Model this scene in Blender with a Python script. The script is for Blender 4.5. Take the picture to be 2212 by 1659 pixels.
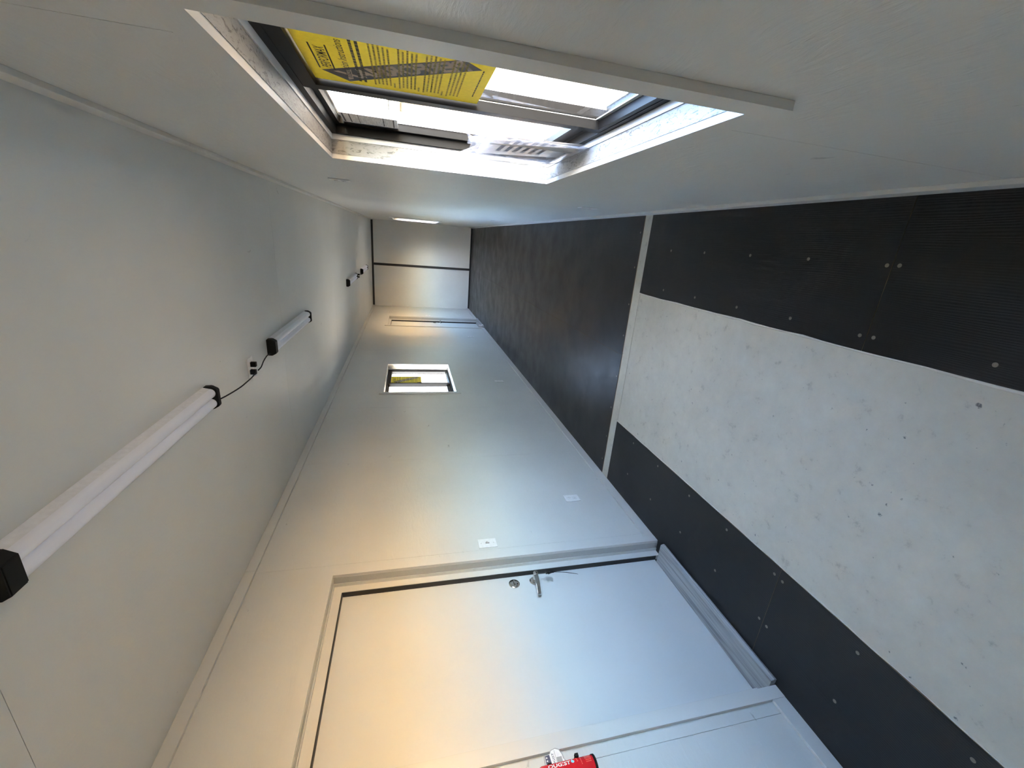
import bpy, bmesh, math, random
from mathutils import Matrix, Vector
random.seed(4)
for o in list(bpy.data.objects):
    bpy.data.objects.remove(o, do_unlink=True)
SC = bpy.context.scene
COL = SC.collection

# ------------------------------------------------------------------ camera
W, L, H = 2.151, 11.809, 2.60          # clear width between trims, depth to the cargo doors, height
CAM = Vector((1.891, 0.0, 1.696))
RR = Vector((0.07873, -0.23183, -0.96956))     # picture right  (the phone was held sideways)
DD = Vector((-0.94275, -0.33352, 0.00319))     # picture down
FF = Vector((-0.32410, 0.91380, -0.24482))     # view direction
cd = bpy.data.cameras.new('camera')
cam = bpy.data.objects.new('camera', cd)
COL.objects.link(cam)
mr = Matrix((RR, -DD, -FF)).transposed().to_4x4()
mr.translation = CAM
cam.matrix_world = mr
cd.sensor_fit = 'HORIZONTAL'
cd.sensor_width = 36.0
cd.lens = 892.09 / 2212.0 * 36.0
cd.clip_start = 0.02
cd.clip_end = 600
SC.camera = cam

# ------------------------------------------------------------------ sky, sun, exposure
wd = bpy.data.worlds.new('sky')
SC.world = wd
wd.use_nodes = True
nt = wd.node_tree
nt.nodes.clear()
sky = nt.nodes.new('ShaderNodeTexSky')
sky.sky_type = 'NISHITA'
sky.sun_disc = False
SUN_EL, SUN_AZ = math.radians(42), math.radians(180)
sky.sun_elevation = SUN_EL
sky.sun_rotation = SUN_AZ
sky.altitude = 0
sky.air_density = 1.0
sky.dust_density = 1.6
sky.ozone_density = 0.4
bg = nt.nodes.new('ShaderNodeBackground')
bg.inputs['Strength'].default_value = 3.9
wo = nt.nodes.new('ShaderNodeOutputWorld')
nt.links.new(sky.outputs[0], bg.inputs['Color'])
nt.links.new(bg.outputs[0], wo.inputs['Surface'])
sl = bpy.data.lights.new('sun', 'SUN')
sl.energy = 105.0
sl.angle = math.radians(0.8)
sl.color = (1.0, 0.71, 0.37)
sun = bpy.data.objects.new('sun', sl)
COL.objects.link(sun)
sdir = Vector((0.0, math.cos(SUN_EL), -math.sin(SUN_EL)))   # travels along the container, so no beam falls through a side window
sun.rotation_euler = sdir.to_track_quat('-Z', 'Y').to_euler()
SC.view_settings.view_transform = 'Standard'
SC.view_settings.look = 'None'
SC.view_settings.exposure = 1.62
SC.view_settings.gamma = 1.0
SC.view_settings.use_curve_mapping = False
cy = SC.cycles
cy.max_bounces = 14
cy.diffuse_bounces = 8
cy.glossy_bounces = 4
cy.transmission_bounces = 8
cy.transparent_max_bounces = 24
cy.sample_clamp_indirect = 6.0
cy.caustics_reflective = False
cy.caustics_refractive = False

# ------------------------------------------------------------------ materials
def newmat(name):
    m = bpy.data.materials.new(name)
    m.use_nodes = True
    n = m.node_tree.nodes
    l = m.node_tree.links
    b = n['Principled BSDF']
    return m, n, l, b

def position(n, l, scale):
    g = n.new('ShaderNodeNewGeometry')
    mp = n.new('ShaderNodeMapping')
    mp.inputs['Scale'].default_value = scale
    l.new(g.outputs['Position'], mp.inputs['Vector'])
    return mp.outputs[0]

def noise(n, l, vec, scale, detail=4, rough=0.55, dist=0.0):
    t = n.new('ShaderNodeTexNoise')
    t.inputs['Scale'].default_value = scale
    t.inputs['Detail'].default_value = detail
    t.inputs['Roughness'].default_value = rough
    t.inputs['Distortion'].default_value = dist
    l.new(vec, t.inputs['Vector'])
    return t.outputs['Fac']

def ramp(n, l, fac, stops):
    r = n.new('ShaderNodeValToRGB')
    e = r.color_ramp.elements
    while len(e) < len(stops):
        e.new(0.5)
    for k, (p, c) in enumerate(stops):
        e[k].position = p
        e[k].color = c if len(c) == 4 else (*c, 1)
    l.new(fac, r.inputs['Fac'])
    return r.outputs['Color']

def mix(n, l, fac, a, b, mode='MIX'):
    m = n.new('ShaderNodeMix')
    m.data_type = 'RGBA'
    m.blend_type = mode
    if isinstance(fac, float):
        m.inputs[0].default_value = fac
    else:
        l.new(fac, m.inputs[0])
    for s, v in ((6, a), (7, b)):
        if isinstance(v, tuple):
            m.inputs[s].default_value = (*v, 1)
        else:
            l.new(v, m.inputs[s])
    return m.outputs[2]

def bump(n, l, b, h, strength, dist):
    bp = n.new('ShaderNodeBump')
    bp.inputs['Strength'].default_value = strength
    bp.inputs['Distance'].default_value = dist
    l.new(h, bp.inputs['Height'])
    l.new(bp.outputs[0], b.inputs['Normal'])

def simple(name, col, rough=0.5, metal=0.0, spec=0.5, rough_noise=False):
    m, n, l, b = newmat(name)
    b.inputs['Base Color'].default_value = (*col, 1)
    b.inputs['Roughness'].default_value = rough
    b.inputs['Metallic'].default_value = metal
    b.inputs['Specular IOR Level'].default_value = spec
    v = noise(n, l, position(n, l, (1, 1, 1)), 60, 3)
    c = ramp(n, l, v, [(0.3, tuple(x * 0.94 for x in col)), (0.7, tuple(min(1, x * 1.04) for x in col))])
    l.new(c, b.inputs['Base Color'])
    return m

def paint(name, col, rough=0.42, marks=True, strand=1.0, stretch=(1, 1, 1)):
    """Light grey paint over strand board: faint strand relief, a few scuffs."""
    m, n, l, b = newmat(name)
    p = position(n, l, stretch)
    big = noise(n, l, p, 1.3, 3)
    c = ramp(n, l, big, [(0.3, tuple(x * 0.95 for x in col)), (0.7, tuple(x * 1.03 for x in col))])
    if marks:
        sp = noise(n, l, position(n, l, (9, 4.0, 9)), 1.7, 5, 0.62, 0.6)
        mk = ramp(n, l, sp, [(0.70, (0, 0, 0)), (0.745, (1, 1, 1))])
        c = mix(n, l, mk, c, tuple(x * 0.58 for x in col))
    l.new(c, b.inputs['Base Color'])
    b.inputs['Roughness'].default_value = rough
    b.inputs['Specular IOR Level'].default_value = 0.45
    st = noise(n, l, position(n, l, (30 * stretch[0], 9 * stretch[1], 30 * stretch[2])), 1.0, 5, 0.6, 1.2)
    bump(n, l, b, st, 0.25 * strand, 0.004)
    return m

M = {}
GREY = (0.60, 0.605, 0.58)
M['wall'] = paint('wall_paint', GREY, 0.34, strand=1.8)
M['ceiling'] = paint('ceiling_paint', (0.66, 0.675, 0.65), 0.45)
M['trim'] = paint('trim_paint', (0.61, 0.61, 0.585), 0.4, marks=False, strand=0.4)
M['lining'] = paint('lining_paint', (0.44, 0.44, 0.42), 0.45, strand=1.5)
M['cargo'] = paint('cargo_door_paint', (0.68, 0.68, 0.655), 0.42, marks=False, strand=0.25)
M['slab'] = paint('door_paint', (0.60, 0.615, 0.61), 0.38, marks=False, strand=0.05)
M['shell'] = simple('shell_steel', (0.35, 0.35, 0.34), 0.7)

# jamb of raw strand board under thin paint
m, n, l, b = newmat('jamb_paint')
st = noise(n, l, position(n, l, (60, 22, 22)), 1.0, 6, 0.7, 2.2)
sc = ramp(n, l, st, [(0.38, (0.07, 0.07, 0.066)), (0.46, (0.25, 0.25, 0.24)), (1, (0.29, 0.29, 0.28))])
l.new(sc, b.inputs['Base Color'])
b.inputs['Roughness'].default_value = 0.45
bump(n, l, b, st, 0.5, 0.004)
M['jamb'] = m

# dark film-faced plywood floor
m, n, l, b = newmat('dark_plywood')
p = position(n, l, (1, 1, 1))
dust = noise(n, l, p, 1.6, 7, 0.65, 0.4)
c = ramp(n, l, dust, [(0.30, (0.006, 0.005, 0.005)), (0.58, (0.012, 0.010, 0.010)), (0.82, (0.045, 0.039, 0.038))])
l.new(c, b.inputs['Base Color'])
gr = n.new('ShaderNodeTexWave')
gr.wave_type = 'BANDS'
gr.bands_direction = 'X'
gr.inputs['Scale'].default_value = 38
gr.inputs['Distortion'].default_value = 14
gr.inputs['Detail'].default_value = 3
gr.inputs['Detail Scale'].default_value = 0.35
l.new(position(n, l, (1, 0.12, 1)), gr.inputs['Vector'])
rg = ramp(n, l, noise(n, l, p, 3.2, 4), [(0.3, (0.30,) * 3), (0.7, (0.46,) * 3)])
l.new(rg, b.inputs['Roughness'])
b.inputs['Specular IOR Level'].default_value = 0.38
bump(n, l, b, gr.outputs['Fac'], 0.14, 0.002)
M['ply'] = m
M['ply_edge'] = simple('plywood_edge', (0.20, 0.135, 0.08), 0.8)

# painted steel tunnel plate with grime
m, n, l, b = newmat('steel_plate_paint')
p = position(n, l, (1, 1, 1))
a1 = noise(n, l, p, 14, 6, 0.7)
a2 = noise(n, l, p, 2.1, 5, 0.6)
c1 = ramp(n, l, a1, [(0.27, (0.37, 0.35, 0.295)), (0.40, (0.56, 0.535, 0.455)), (0.75, (0.61, 0.585, 0.50))])
c2 = ramp(n, l, a2, [(0.3, (0.88, 0.88, 0.88)), (0.7, (1.05, 1.05, 1.05))])
c3 = mix(n, l, 1.0, c1, c2, 'MULTIPLY')
spk = ramp(n, l, noise(n, l, position(n, l, (6, 6, 6)), 5.5, 3, 0.6), [(0.70, (0, 0, 0)), (0.76, (1, 1, 1))])
l.new(mix(n, l, spk, c3, (0.16, 0.16, 0.15)), b.inputs['Base Color'])
b.inputs['Roughness'].default_value = 0.5
bump(n, l, b, a1, 0.15, 0.002)
M['plate'] = m

M['screw'] = simple('zinc_screw', (0.22, 0.19, 0.155), 0.55, 0.1)
M['sealant'] = simple('sealant', (0.66, 0.63, 0.56), 0.6)
M['black'] = simple('black_rubber', (0.012, 0.011, 0.011), 0.55)
M['black_plastic'] = simple('black_plastic', (0.008, 0.008, 0.008), 0.6, 0.0, 0.15)
M['bronze'] = simple('bronze_aluminium', (0.0045, 0.004, 0.0036), 0.5, 0.0, 0.1)
M['vinyl'] = simple('outer_vinyl', (0.55, 0.54, 0.50), 0.45)
M['white'] = simple('white_plastic', (0.78, 0.78, 0.77), 0.35)
M['white_metal'] = simple('white_enamel', (0.76, 0.79, 0.85), 0.4)
M['chrome'] = simple('chrome', (0.72, 0.70, 0.67), 0.12, 1.0)
M['steel'] = simple('satin_steel', (0.55, 0.54, 0.52), 0.3, 1.0)
M['red'] = simple('red_enamel', (0.62, 0.012, 0.020), 0.22)
M['red_light'] = simple('light_red_print', (0.80, 0.10, 0.07), 0.3)
M['print_white'] = simple('white_print', (0.85, 0.84, 0.82), 0.4)
M['print_black'] = simple('black_print', (0.015, 0.014, 0.012), 0.6)
M['print_navy'] = simple('navy_print', (0.035, 0.045, 0.10), 0.45)
M['print_grey'] = simple('grey_print', (0.36, 0.35, 0.34), 0.45)
M['drop_blue'] = simple('light_blue_print', (0.25, 0.60, 0.85), 0.4)

# lens of the shop lights (switched off)
m, n, l, b = newmat('milky_lens')
b.inputs['Base Color'].default_value = (0.70, 0.71, 0.76, 1)
b.inputs['Roughness'].default_value = 0.35
b.inputs['Subsurface Weight'].default_value = 0.0
v = noise(n, l, position(n, l, (40, 2, 40)), 1.0, 2)
l.new(ramp(n, l, v, [(0.3, (0.80, 0.84, 0.94)), (0.7, (0.85, 0.89, 0.98))]), b.inputs['Base Color'])
M['lens'] = m

# weathered sill board
m, n, l, b = newmat('weathered_board')
g1 = noise(n, l, position(n, l, (70, 2.0, 70)), 1.0, 5, 0.6, 0.5)
l.new(ramp(n, l, g1, [(0.36, (0.20, 0.21, 0.21)), (0.52, (0.36, 0.37, 0.37)), (0.7, (0.46, 0.47, 0.47))]), b.inputs['Base Color'])
b.inputs['Roughness'].default_value = 0.6
bump(n, l, b, g1, 0.4, 0.002)
M['board'] = m

def glass(name, tint, gloss=0.07):
    m, n, l, b = newmat(name)
    n.remove(b)
    tr = n.new('ShaderNodeBsdfTransparent')
    tr.inputs['Color'].default_value = (*tint, 1)
    gl = n.new('ShaderNodeBsdfGlossy')
    gl.inputs['Roughness'].default_value = 0.02
    gl.inputs['Color'].default_value = (0.9, 0.95, 1.0, 1)
    lw = n.new('ShaderNodeLayerWeight')
    lw.inputs['Blend'].default_value = 0.5
    pw = n.new('ShaderNodeMath')
    pw.operation = 'POWER'
    pw.inputs[1].default_value = 5.0
    l.new(lw.outputs['Facing'], pw.inputs[0])
    ma = n.new('ShaderNodeMath')
    ma.operation = 'MULTIPLY_ADD'
    ma.inputs[1].default_value = 0.75
    ma.inputs[2].default_value = 0.04
    l.new(pw.outputs[0], ma.inputs[0])
    mx = n.new('ShaderNodeMixShader')
    l.new(ma.outputs[0], mx.inputs[0])
    l.new(tr.outputs[0], mx.inputs[1])
    l.new(gl.outputs[0], mx.inputs[2])
    l.new(mx.outputs[0], n['Material Output'].inputs['Surface'])
    return m
M['glass'] = glass('window_glass', (0.93, 0.95, 0.94))

def thin_sheet(name, col, trans, rough=0.6, see=0.0):
    """Thin paper or film lit through from behind."""
    m, n, l, b = newmat(name)
    b.inputs['Roughness'].default_value = rough
    v = noise(n, l, position(n, l, (1, 1, 1)), 90, 4)
    c = ramp(n, l, v, [(0.3, tuple(x * 0.93 for x in col)), (0.7, tuple(min(1, x * 1.05) for x in col))])
    l.new(c, b.inputs['Base Color'])
    t = n.new('ShaderNodeBsdfTranslucent')
    l.new(c, t.inputs['Color'])
    mx = n.new('ShaderNodeMixShader')
    mx.inputs[0].default_value = trans
    l.new(b.outputs[0], mx.inputs[1])
    l.new(t.outputs[0], mx.inputs[2])
    out = mx.outputs[0]
    if see:
        tp = n.new('ShaderNodeBsdfTransparent')
        m2 = n.new('ShaderNodeMixShader')
        m2.inputs[0].default_value = see
        l.new(out, m2.inputs[1])
        l.new(tp.outputs[0], m2.inputs[2])
        out = m2.outputs[0]
    l.new(out, n['Material Output'].inputs['Surface'])
    return m
M['yellow_paper'] = thin_sheet('yellow_sheet', (0.62, 0.53, 0.030), 0.15)
M['tan_print'] = thin_sheet('tan_letters', (0.66, 0.55, 0.44), 0.42)
M['banner_print'] = thin_sheet('grey_banner', (0.09, 0.085, 0.095), 0.14)
M['text_print'] = thin_sheet('dark_letters', (0.05, 0.042, 0.012), 0.1)
M['text_faint'] = thin_sheet('olive_letters', (0.26, 0.21, 0.02), 0.14)
M['sticker'] = thin_sheet('white_sticker', (0.62, 0.61, 0.60), 0.06)
M['leaflet'] = thin_sheet('leaflet_paper', (0.50, 0.45, 0.39), 0.07)
M['leaflet_grey'] = thin_sheet('leaflet_grey_print', (0.12, 0.11, 0.13), 0.06)
M['film'] = thin_sheet('clear_film', (0.42, 0.42, 0.47), 0.25, 0.12, 0.68)

# outside
def rough_ground(name, c0, c1, sc):
    m, n, l, b = newmat(name)
    v = noise(n, l, position(n, l, (1, 1, 1)), sc, 6, 0.65)
    l.new(ramp(n, l, v, [(0.3, c0), (0.7, c1)]), b.inputs['Base Color'])
    b.inputs['Roughness'].default_value = 0.9
    return m
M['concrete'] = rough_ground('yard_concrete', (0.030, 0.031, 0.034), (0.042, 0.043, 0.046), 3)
M['dirt'] = rough_ground('packed_dirt', (0.055, 0.046, 0.038), (0.080, 0.068, 0.055), 2)
M['gravel'] = rough_ground('gravel', (0.04, 0.036, 0.036), (0.14, 0.125, 0.12), 5)
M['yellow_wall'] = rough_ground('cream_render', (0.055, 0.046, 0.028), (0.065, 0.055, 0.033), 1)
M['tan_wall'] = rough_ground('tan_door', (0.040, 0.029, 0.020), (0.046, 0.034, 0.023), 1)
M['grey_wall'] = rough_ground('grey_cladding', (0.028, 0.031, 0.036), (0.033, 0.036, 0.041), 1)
M['bounce_warehouse'] = rough_ground('bounce_cladding', (0.68, 0.55, 0.36), (0.74, 0.60, 0.40), 1)
M['apron'] = rough_ground('bounce_concrete', (0.46, 0.36, 0.23), (0.55, 0.435, 0.285), 2)
M['grey_bounce_yard'] = rough_ground('grey_bounce_yard', (0.11, 0.11, 0.11), (0.15, 0.15, 0.145), 2)
M['dark_pane'] = simple('dark_window', (0.05, 0.055, 0.065), 0.15)
M['bark'] = rough_ground('bark', (0.06, 0.05, 0.04), (0.11, 0.095, 0.075), 8)
M['fence_white'] = rough_ground('white_fence', (0.45, 0.45, 0.45), (0.52, 0.52, 0.52), 4)

# ------------------------------------------------------------------ mesh helpers
class MB:
    def __init__(s):
        s.bm = bmesh.new()
    def box(s, x0, x1, y0, y1, z0, z1, mat=0):
        v = [s.bm.verts.new(c) for c in ((x0, y0, z0), (x1, y0, z0), (x1, y1, z0), (x0, y1, z0), (x0, y0, z1), (x1, y0, z1), (x1, y1, z1), (x0, y1, z1))]
        for f in ((0, 3, 2, 1), (4, 5, 6, 7), (0, 1, 5, 4), (1, 2, 6, 5), (2, 3, 7, 6), (3, 0, 4, 7)):
            fc = s.bm.faces.new([v[i] for i in f])
            fc.material_index = mat
        return v
    def pane(s, x, y0, y1, z0, z1):
        s.bm.faces.new([s.bm.verts.new((x, y, z)) for y, z in ((y0, z0), (y1, z0), (y1, z1), (y0, z1))])
    def bbox(s, x0, x1, y0, y1, z0, z1, bev=0.002, seg=2):
        vs = s.box(x0, x1, y0, y1, z0, z1)
        es = list({e for v in vs for e in v.link_edges})
        bmesh.ops.bevel(s.bm, geom=es, offset=bev, segments=seg, affect='EDGES', profile=0.7)
    def ring(s, x0, x1, y0, y1, z0, z1, t, b=None, l=None, r=None):
        """Rectangular frame in the y-z plane; bars lie inside the rectangle. t top, b bottom, l low-y, r high-y widths."""
        b = t if b is None else b
        l = t if l is None else l
        r = t if r is None else r
        s.box(x0, x1, y0, y0 + l, z0, z1)
        s.box(x0, x1, y1 - r, y1, z0, z1)
        if t: s.box(x0, x1, y0 + l, y1 - r, z1 - t, z1)
        if b: s.box(x0, x1, y0 + l, y1 - r, z0, z0 + b)
    def cyl(s, p0, p1, r0, r1=None, seg=20, cap=True):
        r1 = r0 if r1 is None else r1
        p0, p1 = Vector(p0), Vector(p1)
        d = (p1 - p0).normalized()
        a = d.orthogonal().normalized()
        c = d.cross(a)
        A = [s.bm.verts.new(p0 + (a * math.cos(t) + c * math.sin(t)) * r0) for t in [2 * math.pi * k / seg for k in range(seg)]]
        B = [s.bm.verts.new(p1 + (a * math.cos(t) + c * math.sin(t)) * r1) for t in [2 * math.pi * k / seg for k in range(seg)]]
        for k in range(seg):
            s.bm.faces.new((A[k], A[(k + 1) % seg], B[(k + 1) % seg], B[k]))
        if cap:
            s.bm.faces.new(A[::-1])
            s.bm.faces.new(B)
    def lathe(s, prof, cx, cy, seg=32):
        rows = []
        for r, z in prof:
            rows.append([s.bm.verts.new((cx + r * math.cos(2 * math.pi * k / seg), cy + r * math.sin(2 * math.pi * k / seg), z)) for k in range(seg)])
        for a, b in zip(rows, rows[1:]):
            for k in range(seg):
                s.bm.faces.new((a[k], a[(k + 1) % seg], b[(k + 1) % seg], b[k]))
        s.bm.faces.new(rows[0][::-1])
        s.bm.faces.new(rows[-1])
    def tube(s, pts, r, seg=8):
        pts = [Vector(p) for p in pts]
        rows = []
        for i, p in enumerate(pts):
            d = (pts[min(i + 1, len(pts) - 1)] - pts[max(i - 1, 0)]).normalized()
            a = d.cross(Vector((0, 0, 1)))
            a = d.orthogonal().normalized() if a.length < 1e-3 else a.normalized()
            c = d.cross(a)
            rr = r[i] if isinstance(r, (list, tuple)) else r
            rows.append([s.bm.verts.new(p + (a * math.cos(2 * math.pi * k / seg) + c * math.sin(2 * math.pi * k / seg)) * rr) for k in range(seg)])
        for a, b in zip(rows, rows[1:]):
            for k in range(seg):
                s.bm.faces.new((a[k], a[(k + 1) % seg], b[(k + 1) % seg], b[k]))
        s.bm.faces.new(rows[0][::-1])
        s.bm.faces.new(rows[-1])
    def prism(s, pts, ax, a, b):
        """Polygon extruded along axis ax ('x','y','z') from a to b; pts give the other two coordinates in order."""
        def mk(p, t):
            return {'x': (t, p[0], p[1]), 'y': (p[0], t, p[1]), 'z': (p[0], p[1], t)}[ax]
        A = [s.bm.verts.new(mk(p, a)) for p in pts]
        B = [s.bm.verts.new(mk(p, b)) for p in pts]
        n = len(pts)
        s.bm.faces.new(A[::-1])
        s.bm.faces.new(B)
        for k in range(n):
            s.bm.faces.new((A[k], A[(k + 1) % n], B[(k + 1) % n], B[k]))
    def build(s, name, mat, parent=None, smooth=False, loc=None, kind=None, label=None):
        bmesh.ops.recalc_face_normals(s.bm, faces=s.bm.faces)
        me = bpy.data.meshes.new(name)
        s.bm.to_mesh(me)
        s.bm.free()
        for mm in (mat if isinstance(mat, (list, tuple)) else [mat]):
            me.materials.append(mm)
        if smooth:
            me.set_sharp_from_angle(angle=math.radians(40)) if hasattr(me, 'set_sharp_from_angle') else None
            for p in me.polygons:
                p.use_smooth = True
        o = bpy.data.objects.new(name, me)
        COL.objects.link(o)
        if parent: o.parent = parent
        if loc: o.location = loc
        if kind: o['kind'] = kind
        if label: o['label'] = label
        return o

def tag(o, label, cat=None, group=None, kind=None):
    o['label'] = label
    if cat: o['category'] = cat
    if group: o['group'] = group
    if kind: o['kind'] = kind
    return o

def thing(name, loc, label, cat=None, group=None, kind=None, rz=0.0):
    o = bpy.data.objects.new(name, None)
    o.empty_display_size = 0.05
    COL.objects.link(o)
    o.location = loc
    o.rotation_euler = (0, 0, rz)
    return tag(o, label, cat, group, kind)

def copy_tree(o, parent=None):
    c = o.copy()
    COL.objects.link(c)
    c.parent = parent
    for ch in list(o.children):
        copy_tree(ch, c)
    return c

def text_mesh(body, size, shear=0.0, offset=0.0):
    cu = bpy.data.curves.new('text', 'FONT')
    cu.body = body
    cu.size = size
    cu.shear = shear
    cu.offset = offset
    cu.align_x = 'CENTER'
    cu.align_y = 'CENTER'
    cu.resolution_u = 3
    o = bpy.data.objects.new('text', cu)
    COL.objects.link(o)
    bpy.context.view_layer.update()
    me = bpy.data.meshes.new_from_object(o.evaluated_get(bpy.context.evaluated_depsgraph_get()))
    bpy.data.objects.remove(o, do_unlink=True)
    return me

def place_text(me, name, mat, parent, origin, right, up, width=None, height=None, warp=None):
    """Lay flat lettering out: right and up are unit vectors in the parent's frame, scaled to width/height."""
    xs = [v.co.x for v in me.vertices]
    ys = [v.co.y for v in me.vertices]
    sx = width / (max(xs) - min(xs)) if width else 1
    sy = height / (max(ys) - min(ys)) if height else sx
    mx, my = (max(xs) + min(xs)) / 2, (max(ys) + min(ys)) / 2
    right, up, origin = Vector(right), Vector(up), Vector(origin)
    for v in me.vertices:
        a, b = (v.co.x - mx) * sx, (v.co.y - my) * sy
        v.co = warp(a, b) if warp else origin + right * a + up * b
    me.name = name
    me.materials.clear()
    me.materials.append(mat)
    o = bpy.data.objects.new(name, me)
    COL.objects.link(o)
    o.parent = parent
    return o

def sheet(mb, ax, a, b, y0, y1, z0, z1, holes):
    """Board standing in the y-z plane (or lying, ax='z') cut round rectangular holes."""
    ys = sorted({y0, y1, *[min(max(v, y0), y1) for h in holes for v in h[:2]]})
    zs = sorted({z0, z1, *[min(max(v, z0), z1) for h in holes for v in h[2:]]})
    def solid(i, j):
        if i < 0 or j < 0 or i >= len(ys) - 1 or j >= len(zs) - 1: return False
        cy_, cz_ = (ys[i] + ys[i + 1]) / 2, (zs[j] + zs[j + 1]) / 2
        return not any(h[0] < cy_ < h[1] and h[2] < cz_ < h[3] for h in holes)
    V = {}
    def vt(i, j, s):
        k = (i, j, s)
        if k not in V: V[k] = mb.bm.verts.new(((a, b)[s], ys[i], zs[j]))
        return V[k]
    for i in range(len(ys) - 1):
        for j in range(len(zs) - 1):
            if not solid(i, j): continue
            for s in (0, 1):
                mb.bm.faces.new((vt(i, j, s), vt(i + 1, j, s), vt(i + 1, j + 1, s), vt(i, j + 1, s)))
            for di, dj, e in ((-1, 0, ((i, j), (i, j + 1))), (1, 0, ((i + 1, j), (i + 1, j + 1))), (0, -1, ((i, j), (i + 1, j))), (0, 1, ((i, j + 1), (i + 1, j + 1)))):
                if not solid(i + di, j + dj):
                    (p, q) = e
                    mb.bm.faces.new((vt(*p, 0), vt(*q, 0), vt(*q, 1), vt(*p, 1)))

# ------------------------------------------------------------------ room shell
T = 0.016                      # trim and casing thickness: trim faces at x=0 and x=W, wall boards behind them
YB = -0.34                     # wall behind the camera
WIN = (0.60, 0.451)            # window opening half width, half height
ZC = 1.534
Y1, Y2, Y3 = 1.375, 9.54, 5.649          # windows: near right, far right, left wall
DOORS = [(1.03, 2.043), (9.185, 10.235)]
DTOP = 2.117
WALL_OUT = 0.150
def whole(yc): return (yc - WIN[0], yc + WIN[0], ZC - WIN[1], ZC + WIN[1])
holes_r = [whole(Y1), whole(Y2)]
holes_l = [whole(Y3)] + [(a, b_, -0.2, DTOP) for a, b_ in DOORS]
seams = [YB, 0.925, 2.142, 3.362, 4.582, 5.802, 7.022, 8.242, 9.462, 10.682, L]

def side_wall(name, side, holes, label):
    s = 1 if side == 'right' else -1
    xf = W + T if s > 0 else -T
    mb = MB()
    xo = xf + s * (WALL_OUT - T)
    xb = xf + s * 0.010
    sheet(mb, 'x', min(xb, xo), max(xb, xo), YB - 0.2, L + 0.25, -0.18, H + 0.14, holes)
    w = mb.build(name, M['shell'])
    tag(w, label, kind='structure')
    for a, b_ in zip(seams, seams[1:]):
        mb = MB()
        hs = [h for h in holes if h[1] > a and h[0] < b_]
        g = 0.0007
        sheet(mb, 'x', min(xf, xb), max(xf, xb), a + g, b_ - g, 0.0, H, hs)
        mb.build('wall_panel', M['wall'], w)
    return w
wall_right = side_wall('wall_right', 'right', holes_r, 'light grey board wall with the near sliding window and the far window')
wall_left = side_wall('wall_left', 'left', holes_l, 'light grey board wall with two doors and a window between them')

mb = MB()
mb.box(-T, W + T, YB - 0.2, YB, -0.1, H + 0.1)
tag(mb.build('wall_back', M['wall']), 'light grey end wall behind the camera', kind='structure')

mb = MB()
mb.box(-T - 0.13, W + T + 0.13, YB - 0.2, L + 0.25, H + 0.010, H + 0.14)
ceil = tag(mb.build('ceiling', M['shell']), 'light grey board ceiling carrying four shop lights', kind='structure')
cs = [YB, 0.899, 3.34, 5.78, 8.22, 10.66, L]
for a, b_ in zip(cs, cs[1:]):
    mb = MB()
    mb.box(-T, W + T, a + 0.0008, b_ - 0.0008, H, H + 0.010)
    mb.build('ceiling_panel', M['ceiling'], ceil)

# ---- floor
mb = MB()
mb.box(-T - 0.13, W + T + 0.13, YB - 0.2, L + 0.25, -0.18, -0.028)
floor = tag(mb.build('floor', M['shell']), 'container floor of dark plywood with a grey steel plate down the middle', kind='structure')
TX0, TX1, TY0, TY1, SJ = 0.547, 1.600, 2.850, 2.952, 1.185
def ply(x0, x1, y0, y1):
    g = 0.0008
    mb = MB()
    vs = mb.box(x0 + g, x1 - g, y0 + g, y1 - g, -0.028, 0.0)
    mb.bm.normal_update()
    for f in mb.bm.faces:
        f.normal_update()
        f.material_index = 0 if f.calc_center_median().z > -0.001 else 1
    return mb.build('floor_panel', [M['ply'], M['ply_edge']], floor)
panels = {}
for x0, x1, k in ((-T, TX0, 'l'), (TX1, W + T, 'r')):
    panels[k + 'n'] = ply(x0, x1, YB, SJ)
    panels[k + 'f'] = ply(x0, x1, SJ, TY0)
fy = [TY1, 4.17, 5.39, 6.61, 7.83, 9.05, 10.27, L]
xm = 1.09
for a, b_ in zip(fy, fy[1:]):
    panels['%.2fl' % a] = ply(-T, xm, a, b_)
    panels['%.2fr' % a] = ply(xm, W + T, a, b_)
def screw(panel, x, y):
    mb = MB()
    r = 0.0075
    mb.cyl((0, 0, 0), (0, 0, 0.0008), r, r * 0.9, 12)
    mb.cyl((0, 0, 0.0008), (0, 0, 0.0011), r * 0.35, r * 0.3, 8)
    o = mb.build('screw', M['screw'], panels[panel], loc=(x + random.uniform(-.003, .003), y, 0.0))
first = None
spots = []
for x, side in ((0.219, 'l'), (0.491, 'l'), (1.660, 'r'), (1.922, 'r')):
    for y in (1.207, 1.530, 1.862, 2.212, 2.552):
        spots.append((side + 'f', x, y))
    for y in (0.808, 1.163, 0.45):
        spots.append((side + 'n', x, y))
for x in (0.12, 0.35, 0.62, 0.9, 1.25, 1.5, 1.78, 2.03):
    spots.append(('%.2f%s' % (TY1, 'l' if x < xm else 'r'), x, TY1 + 0.03))
for p, x, y in spots:
    if first is None:
        screw(p, x, y)
        first = panels[p].children[0]
        first.location = (x, y, 0)
    else:
        c = first.copy()
        COL.objects.link(c)
        c.parent = panels[p]
        c.location = (x + random.uniform(-.004, .004), y + random.uniform(-.004, .004), 0)
mb = MB()
mb.box(TX0 + 0.002, TX1 - 0.002, YB, TY0 - 0.0015, -0.027, -0.006)
mb.build('tunnel_plate', M['plate'], floor, label='light grey painted steel plate with scuffs')
mb = MB()
mb.box(-T, W + T, TY0, TY1, -0.027, -0.004)
mb.build('cross_strip', M['plate'], floor, label='grey steel strip across the floor')
mb = MB()
k = 34
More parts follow.
